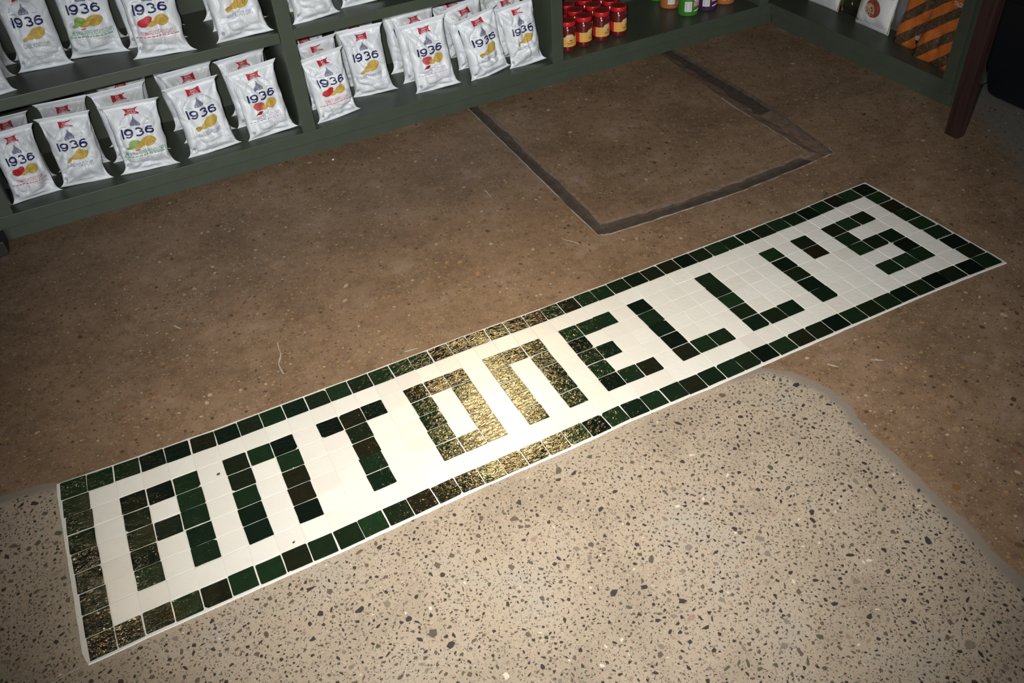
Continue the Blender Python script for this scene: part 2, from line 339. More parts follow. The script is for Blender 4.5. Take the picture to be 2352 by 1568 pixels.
def tile_mesh(name, mat, sd, half):
    """hand-cut square tile: uneven edge, eased arris, slightly crowned face"""
    rnd = random.Random(sd); ring = []
    c = [rnd.uniform(0.012, 0.045) for _ in range(4)]
    if rnd.random() < 0.3: c[rnd.randrange(4)] = rnd.uniform(0.10, 0.16)
    sx, sy = (1, -1, -1, 1), (1, 1, -1, -1)
    for q in range(4):
        x, y = sx[q]*half, sy[q]*half; a = c[q]
        p0 = (x, y-sy[q]*a) if q in (0, 2) else (x-sx[q]*a, y); p1 = (x-sx[q]*a, y) if q in (0, 2) else (x, y-sy[q]*a)
        ring += [p0, p1]
        nx, ny = sx[(q+1) % 4]*half, sy[(q+1) % 4]*half; e = rnd.uniform(-0.012, 0.008)
        mx, my = (x+nx)/2, (y+ny)/2; ring.append((mx*(1+e/half) if abs(mx) > 0.1 else mx+rnd.uniform(-.1, .1), my*(1+e/half) if abs(my) > 0.1 else my+rnd.uniform(-.1, .1)))
    m = len(ring); V = [(x, y, 0.0) for x, y in ring]+[(x, y, 0.0615) for x, y in ring]+[(x*0.982, y*0.982, 0.066) for x, y in ring]+[(0, 0, 0.0665)]
    F = []
    for j in (0, 1):
        for q in range(m): F.append((j*m+q, j*m+(q+1) % m, (j+1)*m+(q+1) % m, (j+1)*m+q))
    for q in range(m): F.append((2*m+q, 2*m+(q+1) % m, 3*m))
    me = bpy.data.meshes.new(name); me.from_pydata([(a*U, b*U, z*U) for a, b, z in V], [], F); me.materials.append(mat)
    me.update(); return me
green_m = [tile_mesh('green_tile', M_green, 100+q, 0.484) for q in range(9)]
white_m = [tile_mesh('white_tile', M_white, 200+q, 0.490) for q in range(7)]
mos = empty('floor_mosaic', (0, 0, 0))
tag(mos, "long floor mosaic of dark green letters reading ANTONELLI'S on white tiles, green border", 'floor mosaic')
# grout bed with a slightly ragged rim
rim = []
def edge(u0, v0, u1, v1, n_):
    for q in range(n_):
        t = q/n_; x, y = grid(u0+(u1-u0)*t, v0+(v1-v0)*t); rim.append((x, y))
edge(0, 0, 43, 0, 86); edge(43, 0, 43, 9, 18); edge(43, 9, 0, 9, 86); edge(0, 9, 0, 0, 18)
out = []
for q, (x, y) in enumerate(rim):
    x0, y0 = rim[q-1]; x1, y1 = rim[(q+1) % len(rim)]; L = math.hypot(x1-x0, y1-y0); nx, ny = -(y1-y0)/L, (x1-x0)/L
    wd = 0.085+0.03*noise.noise(Vector((x*1.3, y*1.3, 4)))
    if x < 0.4 and -8.6 < y < -0.2: wd = 0.10+0.010*(-y)+0.02*noise.noise(Vector((y*2, 0, 1)))
    if x > 42.9: wd = 0.13+0.02*noise.noise(Vector((y*2, 0, 1)))
    out.append((x+nx*wd, y+ny*wd))
m = len(out); V = [(x, y, -0.02) for x, y in out]+[(x, y, 0.040) for x, y in out]
cx, cy = 0, 0
V2 = [(x+(21.5-x)*0.0006, y+(-4.4-y)*0.003, 0.050) for x, y in out]; V += V2
F = [(q, (q+1) % m, m+(q+1) % m, m+q) for q in range(m)]+[(m+q, m+(q+1) % m, 2*m+(q+1) % m, 2*m+q) for q in range(m)]+[tuple(range(2*m, 3*m))]
mesh_obj('grout_bed', V, [tuple(reversed(f)) for f in F], M_grout, mos)
rt = random.Random(11)
for r in range(9):
    for c in range(43):
        g_ = (c, r) in dark
        x, y = grid(c+0.5, r+0.5); x2, y2 = grid(c+1, r+0.5); x1, y1 = grid(c, r+0.5); _, yt = grid(c+0.5, r); _, yb_ = grid(c+0.5, r+1)
        o = link_mesh('green_tile' if g_ else 'white_tile', rt.choice(green_m if g_ else white_m), mos)
        j = 0.018 if g_ else 0.012
        o.location = Vector((x+rt.uniform(-j, j), y+rt.uniform(-j, j), 0.003+rt.uniform(-0.002, 0.005)))*U
        tl = 0.008 if g_ else 0.004
        o.rotation_euler = (rt.gauss(0, tl), rt.gauss(0, tl), math.atan2(y2-y1, x2-x1)+rt.gauss(0, 0.010)+rt.choice((0, PI/2, PI, -PI/2)))
        sx = (x2-x1); sy = (yt-yb_); o.scale = (sx*rt.uniform(0.985, 1.0), sx*rt.uniform(0.985, 1.0), 1) if False else (min(sx, sy)*rt.uniform(0.985, 1.005),)*2+(1,)
        if abs(round(o.rotation_euler[2]/(PI/2))) % 2 == 0: o.scale = (sx*rt.uniform(0.985, 1.0), sy*rt.uniform(0.985, 1.0), 1)
        else: o.scale = (sy*rt.uniform(0.985, 1.0), sx*rt.uniform(0.985, 1.0), 1)

# ------------------------------------------------------------------ shelving
YF, YBK = 21.30, 28.10          # front plane and back panel of the long shelving
ZB = 1.65                       # top of the base shelf
LEV = (8.0, 14.35, 20.7, 26.9)
UPX = (-0.56, 17.37, 35.30, 53.10)
sh = empty('shelving_unit', (0, 0, 0)); tag(sh, 'long dark green painted wall shelving holding the white chip bags', 'shelving')
box('base_board', -20.0, 60.38, YF, YBK+0.2, 0.87, ZB, M_paint, sh)
box('toe_kick', -20.0, 54.6, YF+0.32, YF+0.75, 0.0, 0.87, M_paint, sh, 0.01)
box('back_panel', -20.0, 60.6, YBK, YBK+0.35, 0.0, 27.5, M_paint, sh, 0.0)
for q, x in enumerate(UPX): box('upright', x-0.43, x+0.43, YF, YBK, ZB+0.002, 27.3, M_paint, sh)
box('upright', -19.4, -18.5, YF, YBK, ZB+0.002, 27.3, M_paint, sh)
for z in LEV:
    for a, b in zip((-18.9,)+UPX, UPX): box('shelf_board', a+0.44, b-0.44, YF+0.10, YBK, z-0.63, z, M_paint, sh)
# the other shelving, along the wall to the side, at right angles to the first
XF = 53.75
s2 = empty('shelving_unit', (0, 0, 0)); tag(s2, 'dark green painted shelving along the side wall, ending at the wooden post', 'shelving')
box('base_board', XF, 60.4, 4.2, YF-0.02, 0.87, ZB, M_paint, s2)
box('toe_kick', XF+0.3, XF+0.7, 4.2, YF-0.02, 0.0, 0.87, M_paint, s2, 0.01)
box('back_panel', 60.4, 60.75, 4.2, YBK, 0.0, 27.5, M_paint, s2, 0.0)
box('upright', XF, 60.4, 4.2, 5.0, ZB+0.002, 27.3, M_paint, s2)
for z in LEV: box('shelf_board', XF+0.1, 60.4, 5.02, YF-0.02, z-0.63, z, M_paint, s2)
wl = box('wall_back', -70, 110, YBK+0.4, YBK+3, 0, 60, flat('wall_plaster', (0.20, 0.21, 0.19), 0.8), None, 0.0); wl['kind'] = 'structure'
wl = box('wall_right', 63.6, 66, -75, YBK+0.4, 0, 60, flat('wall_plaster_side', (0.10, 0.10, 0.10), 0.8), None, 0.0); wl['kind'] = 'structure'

# ------------------------------------------------------------------ lettering
def text_mesh(txt, size, bold=0.0, space=1.0, res=3):
    cu = bpy.data.curves.new('lettering_tmp', 'FONT'); cu.body = txt; cu.size = size; cu.align_x = 'CENTER'; cu.align_y = 'CENTER'; cu.offset = bold; cu.space_character = space; cu.resolution_u = res; cu.fill_mode = 'FRONT'
    ob = bpy.data.objects.new('lettering_tmp', cu); C.objects.link(ob)
    dg = bpy.context.evaluated_depsgraph_get(); me = bpy.data.meshes.new_from_object(ob.evaluated_get(dg))
    V = [(v.co.x, v.co.y) for v in me.vertices]; F = [tuple(p.vertices) for p in me.polygons]
    bpy.data.objects.remove(ob); bpy.data.curves.remove(cu); bpy.data.meshes.remove(me)
    return V, F
_tc = {}
def text2d(txt, width, height, bold=0.0, space=1.0):
    """lettering fitted into width x height, centred on 0,0"""
    k = (txt, bold, space)
    if k not in _tc: _tc[k] = text_mesh(txt, 1.0, bold, space)
    V, F = _tc[k]; xs = [v[0] for v in V]; ys = [v[1] for v in V]
    x0, x1, y0, y1 = min(xs), max(xs), min(ys), max(ys)
    return [((x-(x0+x1)/2)/(x1-x0)*width, (y-(y0+y1)/2)/(y1-y0)*height) for x, y in V], F
class Flat2D:
    """2-D artwork: shapes collected with a material slot each"""
    def __init__(s): s.V, s.F, s.M = [], [], []
    def add(s, V, F, m, dx=0, dy=0, rot=0.0):
        b = len(s.V); c, sn = math.cos(rot), math.sin(rot)
        s.V += [(x*c-y*sn+dx, x*sn+y*c+dy) for x, y in V]; s.F += [tuple(b+i for i in f) for f in F]; s.M += [m]*len(F); return s
    def poly(s, pts, m): return s.add(pts, [tuple(range(len(pts)))], m)
    def rect(s, x0, x1, y0, y1, m, nx=1):
        V = []; F = []
        for q in range(nx+1):
            x = x0+(x1-x0)*q/nx; V += [(x, y0), (x, y1)]
        for q in range(nx): F.append((2*q, 2*q+2, 2*q+3, 2*q+1))
        return s.add(V, F, m)
    def blob(s, cx, cy, rx, ry, m, rot=0.0, nn=18, jag=0.0, sd=0):
        rr = random.Random(sd); V = [(0, 0)]; F = []
        for ring in (0.34, 0.67, 1.0):
            for q in range(nn):
                k = ring*(1+(rr.uniform(-jag, jag) if ring == 1.0 else 0)); V.append((rx*k*math.cos(2*PI*q/nn), ry*k*math.sin(2*PI*q/nn)))
        for q in range(nn):
            F.append((0, 1+q, 1+(q+1) % nn))
            for g_ in (0, nn): F.append((1+g_+q, 1+g_+nn+q, 1+g_+nn+(q+1) % nn, 1+g_+(q+1) % nn))
        return s.add(V, F, m, cx, cy, rot)

# ------------------------------------------------------------------ pillow bags
class Bag:
    """front and back sheets of a filled bag as grids of points (x right, y back, z up, in tile pitches)"""
    def __init__(s, sd, W=3.48, H=4.40, D=0.76, flare=0.235, fold=0.17, nu=40, nv=54, wr=1.75, seal=0.06):
        s.W, s.H, s.flare, s.nu, s.nv, s.seal = W, H, flare, nu, nv, seal; s.sd = sd
        rnd = random.Random(sd); o = Vector((rnd.uniform(0, 50), rnd.uniform(0, 50), rnd.uniform(0, 50)))
        a1, a2 = rnd.uniform(0, 6), rnd.uniform(0, 6); lo, hi = rnd.uniform(0.10, 0.16), rnd.uniform(0.18, 0.26)
        fold *= rnd.uniform(0.2, 2.0)
        dent = [(rnd.uniform(-0.9, 0.9), rnd.uniform(0.1, 0.9), rnd.uniform(0.10, 0.24), rnd.uniform(0.04, 0.13)) for _ in range(7)]
        line = [(rnd.uniform(0.08, 0.45), rnd.uniform(-0.12, 0.12), rnd.uniform(0.05, 0.12), rnd.uniform(-1, 1)) for _ in range(4)]+[(rnd.uniform(0.70, 0.9), rnd.uniform(-0.1, 0.1), rnd.uniform(0.03, 0.07), rnd.uniform(-1, 1))]
        ph = [rnd.uniform(0, 6) for _ in range(4)]; amp = [rnd.uniform(0.05, 0.13) for _ in range(4)]
        s.o = o
        s.front, s.back = [], []
        for j in range(nv+1):
            t = j/nv; hw = s.hw(t); fr, bk = [], []
            body = min(1.0, max(0.0, (t-0.035)/(1-seal-0.035)))
            prof = (1-math.exp(-body/lo*1.2))*(1-math.exp(-(1-body)/hi*1.2)) if 0 < body < 1 else 0.0
            top = max(0.0, (t-(1-seal))/seal)
            for i in range(nu+1):
                q = -1+2*i/nu; x = q*hw; z = t*H
                across = max(0.0, 1-abs(q)**3.2)**0.62
                d = D*prof*across
                nz = noise.noise(Vector((x*0.9, z*0.8, 0))+o)*0.12+noise.noise(Vector((x*2.1, z*1.7, 5))+o)*0.06
                cr = (1-abs(noise.noise(Vector((x*1.1+z*0.5, z*0.8-x*0.4, 11))+o)))**7*0.15
                dn = sum(dp*math.exp(-((q-dx)**2+((t-dt)*1.4)**2)/(ds*ds)) for dx, dt, ds, dp in dent)
                ln = sum(dp*math.exp(-((t-t0-sl*q)/0.016)**2)*math.exp(-((q-qq)/0.7)**2) for t0, sl, dp, qq in line)
                cor = 0.0
                for c_, (qx, tz) in enumerate(((-1, 0.03), (1, 0.03), (-1, 1-seal), (1, 1-seal))):
                    rx, rz = x-qx*hw, z-tz*H; rr_ = math.hypot(rx, rz)
                    cor += amp[c_]*math.sin(6.5*math.atan2(rz, rx+1e-6)+ph[c_])*math.exp(-rr_/0.75)*min(1, rr_/0.3)
                k = wr*prof**0.5*(0.25+0.75*across)
                yf = -d+k*(nz+cr+dn+ln)+cor*wr*min(1, prof*2)
                wave = 0.05*math.sin(q*2.3+a1)*(1-min(1, t/0.06))+0.04*math.sin(q*2+a2)*top
                neck = 0.05*math.exp(-((t-(1-seal-0.012))/0.012)**2)
                yf += wave-fold*top+neck*wr
                yb = d*0.85-k*(nz*0.8)+0.012+wave-fold*top+neck*wr
                ex = 0.0 if 0 < i < nu else 0.05*noise.noise(Vector((z*1.6, q, 3))+o)
                zz = z+(0.06*noise.noise(Vector((q*1.5, 0, 8))+o) if j == 0 else 0)
                fr.append((x+ex, min(yf, yb-0.01), max(zz, 0.0))); bk.append((x+ex, yb, max(zz, 0.0)))
            s.front.append(fr); s.back.append(bk)
    def hw(s, t):
        fl = math.exp(-t/0.042)+0.85*math.exp(-(1-t)/0.075)
        return s.W/2*(1-s.flare+s.flare*min(1.0, fl))*(1+0.06*noise.noise(Vector((t*3.1, s.sd*0.37, 2.0)))*min(1, t/0.1)*min(1, (1-t)/0.12))
    def mesh(s, name, mats, mi=None):
        V, F = [], []; n1 = s.nu+1
        for r in s.front: V += r
        off = len(V)
        for r in s.back: V += r
        for j in range(s.nv):
            for i in range(s.nu):
                a = j*n1+i; F.append((a, a+1, a+n1+1, a+n1)); b = off+a; F.append((b+n1, b+n1+1, b+1, b))
        for j in range(s.nv):
            a, b = j*n1, off+j*n1; F.append((a+n1, b+n1, b, a)); a += s.nu; b += s.nu; F.append((a, b, b+n1, a+n1))
        for i in range(s.nu):
            F.append((i, off+i, off+i+1, i+1)); a = s.nv*n1+i; F.append((a, a+1, off+a+1, off+a))
        me = bpy.data.meshes.new(name); me.from_pydata([(x*U, y*U, z*U) for x, y, z in V], [], F)
        for mm in (mats if isinstance(mats, (list, tuple)) else [mats]): me.materials.append(mm)
        me.polygons.foreach_set('use_smooth', [True]*len(me.polygons)); me.update(); return me
    def at(s, px, pz, off=0.018):
        t = min(0.999, max(0.0, pz/s.H)); hw = s.hw(t); q = min(0.999, max(-0.999, px/hw))
        fj = t*s.nv; j = int(fj); fj -= j; fi = (q+1)/2*s.nu; i = int(fi); fi -= i
        g = s.front; y = (g[j][i][1]*(1-fi)+g[j][i+1][1]*fi)*(1-fj)+(g[j+1][i][1]*(1-fi)+g[j+1][i+1][1]*fi)*fj
        return (q*hw, y-off, pz)
    def wrap(s, name, art, mats, off=0.018):
        me = bpy.data.meshes.new(name); me.from_pydata([tuple(c*U for c in s.at(x, y, off)) for x, y in art.V], [], art.F)
        for mm in mats: me.materials.append(mm)
        me.polygons.foreach_set('material_index', art.M); me.update(); return me

# artwork of the chip bags, in tile pitches: x from the centre line, y up from the bottom seal
def art_badge():
    a = Flat2D(); nx = 8; x0, x1 = -0.40, 0.40
    V, F = [], []
    for q in range(nx+1):
        f = q/nx; x = x0+(x1-x0)*f; e = 0.06*math.sin(PI*f)
        V += [(x, 3.66+e), (x, 4.02-e*0.8)]
    for q in range(nx): F.append((2*q, 2*q+2, 2*q+3, 2*q+1))
    a.add(V, F, 0); t = text2d('SAN', 0.34, 0.10, 0.02); a.add(*t, 1, 0, 3.895); t = text2d('CARLO', 0.50, 0.10, 0.02); a.add(*t, 1, 0, 3.775); return a
def art_badge_mats(): return [M_red, M_badge_white]
def art_tower():
    a = Flat2D()
    for hw_, y0, y1 in ((0.28, 3.02, 3.18), (0.22, 3.18, 3.26), (0.15, 3.26, 3.34), (0.08, 3.34, 3.42), (0.035, 3.42, 3.54)): a.rect(-hw_, hw_, y0, y1, 0, 4)
    for x in (-0.17, 0.0, 0.17): a.rect(x-0.03, x+0.03, 3.06, 3.14, 1)
    for q in range(26):                                   # a ring of tiny illegible letters over the tower
        th = PI*(0.06+0.88*q/25); x, y = 0.80*math.cos(th), 3.06+0.62*math.sin(th)
        if q % 7 == 6: continue
        hh = 0.032; a.add([(-0.018, -hh), (0.018, -hh), (0.018, hh), (-0.018, hh)], [(0, 1, 2, 3)], 1, x, y, th-PI/2)
    for sx in (-1, 1): a.rect(sx*0.62-0.16, sx*0.62+0.16, 3.03, 3.06, 1)
    return a
def stroke(pts, wd):
    """a pen stroke of even width along a polyline"""
    V, F = [], []
    for q, (x, y) in enumerate(pts):
        x0, y0 = pts[max(0, q-1)]; x1, y1 = pts[min(len(pts)-1, q+1)]; L = math.hypot(x1-x0, y1-y0) or 1
        nx, ny = -(y1-y0)/L*wd/2, (x1-x0)/L*wd/2; V += [(x+nx, y+ny), (x-nx, y-ny)]
    for q in range(len(pts)-1): F.append((2*q, 2*q+1, 2*q+3, 2*q+2))
    return V, F
def digit(ch):
    arc = lambda cx, cy, rx, ry, a0, a1, n_=16: [(cx+rx*math.cos(math.radians(a0+(a1-a0)*q/n_)), cy+ry*math.sin(math.radians(a0+(a1-a0)*q/n_))) for q in range(n_+1)]
    if ch == '6': return [stroke(arc(0, -0.085, 0.175, 0.135, 0, 360, 22), 0.095), stroke(arc(0.03, -0.05, 0.205, 0.265, 48, 190, 16), 0.095)]
    if ch == '9': return [([(-x, -y) for x, y in V], F) for V, F in digit('6')]
    return [stroke(arc(0, 0.105, 0.165, 0.115, 150, -80, 14)+arc(0, -0.105, 0.185, 0.125, 80, -155, 16), 0.095)]
def art_year():
    a = Flat2D(); a.add(*stroke([(0.0, -0.25+0.0625*q) for q in range(9)], 0.095), 0, -0.80, 2.66)
    for ch, x in (('9', -0.46), ('3', 0.10), ('6', 0.66)):
        for V, F in digit(ch): a.add([(x_*1.08, y_*0.93) for x_, y_ in V], F, 0, x, 2.66)
    return a
def art_picture(fl):
    a = Flat2D()
    if fl in ('classic', 'wavy'):
        a.blob(0.34, 2.02, 0.44, 0.30, 0, 0.25, 20, 0.03); a.blob(-0.06, 1.90, 0.28, 0.17, 0, 0.4, 14, 0.04, 1); a.blob(-0.40, 1.78, 0.24, 0.10, 0, 0.45, 14, 0.08, 2)
        if fl == 'wavy':
            for q in range(6):
                x = -0.02+q*0.14; a.rect(x-0.018, x+0.018, 1.82+0.02*q, 2.16+0.02*q, 1)
            a.blob(-0.44, 1.82, 0.22, 0.09, 1, 0.2, 12, 0.1, 5)
    elif fl == 'lime':
        a.blob(-0.34, 2.02, 0.33, 0.26, 2, 0.2, 16, 0.06, 2); a.blob(-0.62, 1.82, 0.24, 0.10, 2, 0.35, 12, 0.05); a.blob(0.40, 2.00, 0.46, 0.27, 0, 0.15, 20, 0.03); a.blob(-0.12, 1.86, 0.30, 0.16, 0, 0.2, 14, 0.05, 3); a.blob(-0.26, 1.62, 0.14, 0.05, 3, 0, 10)
    elif fl == 'tomato':
        a.blob(-0.42, 2.00, 0.38, 0.24, 2, 0.25, 16, 0.10, 4); a.blob(-0.22, 2.16, 0.22, 0.16, 2, 0.1, 12, 0.1, 6); a.blob(-0.02, 1.88, 0.30, 0.14, 0, 0.3, 14, 0.05, 7); a.blob(0.44, 2.00, 0.38, 0.27, 0, 0.1, 18, 0.03)
    else:
        a.blob(-0.32, 2.10, 0.36, 0.27, 2, -0.2, 16, 0.08, 8); a.blob(-0.02, 1.92, 0.26, 0.12, 0, 0.3, 14, 0.05, 9); a.blob(0.46, 2.08, 0.36, 0.29, 0, 0.1, 18, 0.04); a.poly([(-0.72, 1.60), (-0.34, 1.62), (-0.14, 1.72), (-0.40, 1.80), (-0.56, 1.74)], 3)
    return a
PIC_M = {'classic': [M_chip, M_chip_dark], 'wavy': [M_chip, M_chip_dark], 'lime': [M_chip, M_chip_dark, M_lime, M_berry], 'tomato': [M_chip, M_chip_dark, M_tomato], 'spicy': [M_chip, M_chip_dark, M_berry, M_chili]}
FL_TXT = {'classic': 'CLASSIC POTATO CHIPS', 'wavy': 'WAVY POTATO CHIPS', 'lime': 'LIME & PINK PEPPER POTATO CHIPS', 'tomato': 'TOMATO POTATO CHIPS', 'spicy': 'VIVACE POTATO CHIPS'}
def art_flavour(fl):
    a = Flat2D(); wd = {'classic': 1.55, 'wavy': 1.45, 'lime': 2.3, 'tomato': 1.7, 'spicy': 1.55}[fl]
    a.add(*text2d(FL_TXT[fl], wd, 0.25 if fl != 'lime' else 0.27, 0.006, 0.95), 0, 0.06, 1.40)
    if fl in ('lime', 'tomato', 'spicy'):
        rr = random.Random(3); x = -1.15
        while x < 1.15:
            ww = rr.uniform(0.10, 0.24); a.rect(x, min(1.2, x+ww), 1.16, 1.225, 1); x += ww+0.05
    return a
def art_fine():
    a = Flat2D(); rr = random.Random(5)
    for q in range(6):
        x = -1.05; y = 1.04-q*0.085
        while x < 1.05:
            ww = rr.uniform(0.12, 0.34); a.rect(x, min(1.1, x+ww), y, y+0.026, 0, 2); x += ww+0.045
    x = -0.45
    while x < 0.6:
        ww = rr.uniform(0.06, 0.16); a.rect(x, x+ww, 0.30, 0.34, 1); x += ww+0.03
    a.blob(-1.12, 0.55, 0.10, 0.12, 1, 0, 10); a.rect(-1.14, -1.08, 0.36, 0.40, 1)
    for k in (0.0, 0.11):                                  # two thin swirls at the upper corner
        pts = [(-1.22+k, 2.75), (-1.28+k, 3.1), (-1.20+k, 3.45), (-1.0+k, 3.75), (-0.78+k, 3.98)]
        for (x0, y0), (x1, y1) in zip(pts, pts[1:]): a.add([(x0, y0), (x0+0.02, y0), (x1+0.02, y1), (x1, y1)], [(0, 1, 2, 3)], 1)
    return a
NB = 7
bags = [Bag(40+q*3) for q in range(NB)]
bag_me = [b.mesh('chip_bag', M_film) for b in bags]
_wc = {}
def wrapped(bi, kind, fl=None):
    k = (bi, kind, fl)
    if k not in _wc:
        if kind == 'brand_badge': art, mm = art_badge(), art_badge_mats()
        elif kind == 'tower_emblem': art, mm = art_tower(), [M_tower, M_faint]
        elif kind == 'year_lettering': art, mm = art_year(), [M_navy]
        elif kind == 'flavour_picture': art, mm = art_picture(fl), PIC_M[fl]
        elif kind == 'flavour_lettering': art, mm = art_flavour(fl), [M_txt[fl], M_txt[fl] if fl != 'spicy' else M_faint]
        else: art, mm = art_fine(), [M_faint2, M_faint]
        _wc[k] = bags[bi].wrap(kind, art, mm, 0.034)
    return _wc[k]
def put_bag(bi, fl, x, y, z, yaw, roll, lean, sx, sz, label, group, row):
    o = link_mesh('chip_bag', bag_me[bi]); o.location = Vector((x, y, z+0.012))*U
    o.rotation_euler = (math.radians(-lean), math.radians(roll), math.radians(yaw)); o.scale = (sx, 1, sz); tag(o, label, 'chip bag', group)
    kinds = ['brand_badge', 'tower_emblem', 'year_lettering', 'flavour_picture', 'flavour_lettering', 'fine_print'] if row == 0 else (['brand_badge', 'tower_emblem', 'year_lettering', 'flavour_picture', 'fine_print'] if row == 1 else ['brand_badge', 'year_lettering'])
    for kd in kinds:
        p = link_mesh(kd, wrapped(bi, kd, fl if kd.startswith('flavour') else None), o)
        if kd == 'fine_print': p['kind'] = 'stuff'
    return o
FLN = {'classic': 'classic', 'wavy': 'wavy', 'lime': 'green lime-and-pepper', 'tomato': 'red tomato', 'spicy': 'purple-lettered spicy'}
# key: (flavour, x, y, yaw, roll, width, height, front label)
LOW = [('tomato', 1.25, 22.50, 6, 1, 2.8, 4.15, 'tomato chip bag at the near end of the bottom shelf, cut by the picture edge'),
       ('classic', 4.05, 22.60, -5, 2, 3.05, 4.2, 'classic chip bag with one yellow chip, second on the bottom shelf from the near end'),
       ('lime', 7.67, 22.10, -6, 1, 3.45, 4.2, 'lime chip bag with green lettering on the bottom shelf, creased at its foot'),
       ('wavy', 11.55, 22.20, 2, -2, 3.40, 4.4, 'wavy chip bag on the bottom shelf between the lime and the purple-lettered bags'),
       ('spicy', 15.24, 22.27, 2, -3, 3.36, 4.4, 'purple-lettered chip bag beside the upright, at the end of the nearer bottom bay'),
       ('tomato', 19.56, 22.14, 6, -3, 3.15, 4.2, 'tomato chip bag just past the upright on the bottom shelf, standing forward'),
       ('classic', 22.73, 24.00, -14, -4, 3.2, 4.45, 'classic chip bag set back between two forward bags in the farther bottom bay'),
       ('spicy', 26.55, 22.22, -7, -5, 3.3, 4.6, 'purple-lettered chip bag in the middle of the farther bottom bay'),
       ('wavy', 30.46, 22.18, 5, -8, 3.4, 4.3, 'wavy chip bag second from the far end of the farther bottom bay'),
       ('classic', 33.30, 22.15, -4, -7, 2.95, 4.3, 'classic chip bag beside the upright next to the red-lidded jars')]
UPR = [('wavy', 1.35, 21.95, 8, 0, 2.8, 4.3, 'chip bag at the near end of the middle shelf, only its lower corner showing'),
       ('classic', 4.39, 24.35, -4, 1, 3.0, 4.4, 'classic chip bag set back on the middle shelf, brown-toned single chip'),
       ('lime', 7.30, 24.45, -12, 1, 3.35, 4.4, 'lime chip bag set back on the middle shelf, second from the near end'),
       ('tomato', 10.57, 22.15, -12, 0, 3.45, 4.4, 'tomato chip bag standing forward on the middle shelf'),
       ('wavy', 15.08, 21.95, -2, -2, 3.41, 4.4, 'wavy chip bag on the middle shelf beside the upright'),
       ('classic', 19.45, 22.15, 1, -3, 3.10, 4.4, 'chip bag on the middle shelf just past the upright, only its foot showing'),
       ('wavy', 22.60, 22.80, -5, -4, 2.9, 4.4, 'chip bag on the middle shelf second past the upright, a strip of its foot showing')]
rb = random.Random(21); nbag = 0
LOWV = [0, 1, 2, 3, 4, 5, 6, 4, 3, 1]
for zi, (tab, z, sname) in enumerate(((LOW, ZB, 'bottom shelf'), (UPR, 8.0, 'middle shelf'))):
    for ci, (fl, x, y, yaw, roll, wd, ht, lab) in enumerate(tab):
        bi = LOWV[ci] if zi == 0 else (ci*2+3) % NB
        put_bag(bi, fl, x, y, z, yaw, roll, 6, wd/3.40, ht/4.40, lab, f'chip bags on the {sname}', 0)
        k = 1; yy = y+2.05
        desc = lab.split(',')[0].split(' on the ')[0].split(' at the ')[0].split(' beside ')[0].split(' just ')[0].split(' set back')[0].split(' in the ')[0].split(' standing')[0].split(' second')[0]
        place = [('near-end',), ('second',), ('third',), ('fourth',), ('fifth',), ('sixth',), ('seventh',), ('eighth',), ('ninth',), ('tenth',)][ci][0]
        while yy < 26.6:
            rowname = ('second-row', 'rearmost')[k-1]
            put_bag((bi+2*k+1) % NB, fl, x+rb.uniform(-0.22, 0.18), yy+rb.uniform(-0.1, 0.1), z, yaw*0.5+rb.uniform(-3, 3), roll+rb.uniform(-2, 2), 4, wd/3.40, ht/4.40*rb.uniform(1.0, 1.06), f'{rowname} {FLN[fl]} chip bag, {sname}, {place} column from the near end', f'chip bags on the {sname}', k)
            k += 1; yy += 2.05
            if k > 2: break

# ------------------------------------------------------------------ jars with red lids
M_sauce = flat('red_sauce_glass', (0.105, 0.010, 0.010), 0.16, 0.5, coat=0.8, var=0.4, scale=160)
M_lid = flat('red_lid', (0.52, 0.012, 0.016), 0.35, 0.5)
M_lid_top = flat('lid_top_print', (0.20, 0.028, 0.022), 0.35, 0.5)
M_lid_gold = flat('lid_gold', (0.26, 0.13, 0.04), 0.4)
M_lab_y = flat('label_yellow', (0.66, 0.36, 0.075), 0.5, var=0.2, scale=200)
M_lab_c = flat('label_cream', (0.66, 0.46, 0.26), 0.5, var=0.4, scale=400)
M_lab_b = flat('label_brown', (0.16, 0.06, 0.05), 0.5)
M_lab_r = flat('label_red', (0.55, 0.02, 0.02), 0.5)
jv, jf = lathe([(0.50, 0.0), (0.57, 0.03), (0.60, 0.10), (0.605, 0.30), (0.605, 1.50), (0.59, 1.62), (0.52, 1.76), (0.50, 1.84)], 28)
lv, lf = lathe([(0.52, 1.80), (0.575, 1.82), (0.585, 1.86), (0.585, 2.06), (0.57, 2.11), (0.53, 2.13), (0.50, 2.115), (0.2, 2.112)], 36)
def curved(art, r, off=0.0): return [(math.sin(x/r)*(r+off), -math.cos(x/r)*(r+off), y) for x, y in art.V]
la = Flat2D(); la.rect(-1.05, -0.55, 0.42, 1.10, 1, 6); la.rect(-0.55, 1.05, 0.42, 1.10, 0, 14)
arch = [(0.02, 1.10)]+[(0.33+0.31*math.cos(th), 1.10+0.22*math.sin(th)) for th in [PI*(1-q/10) for q in range(11)]]+[(0.64, 1.10)]
la.poly(arch[1:-1], 2)
lb = Flat2D(); lb.blob(0.33, 1.06, 0.30, 0.22, 0, 0, 18, 0.04); lb.blob(0.42, 0.86, 0.12, 0.05, 1, 0.1, 12, 0.1); lb.rect(0.10, 0.60, 0.66, 0.70, 1, 4); lb.rect(0.18, 0.52, 0.58, 0.61, 1, 3)
for q in range(5): lb.rect(0.12+q*0.10, 0.16+q*0.10, 1.0, 1.05, 2)
lt = Flat2D(); lt.blob(0, 0, 0.30, 0.16, 0, 0.1, 20); lt.blob(0.02, 0.0, 0.20, 0.09, 1, 0.1, 16)
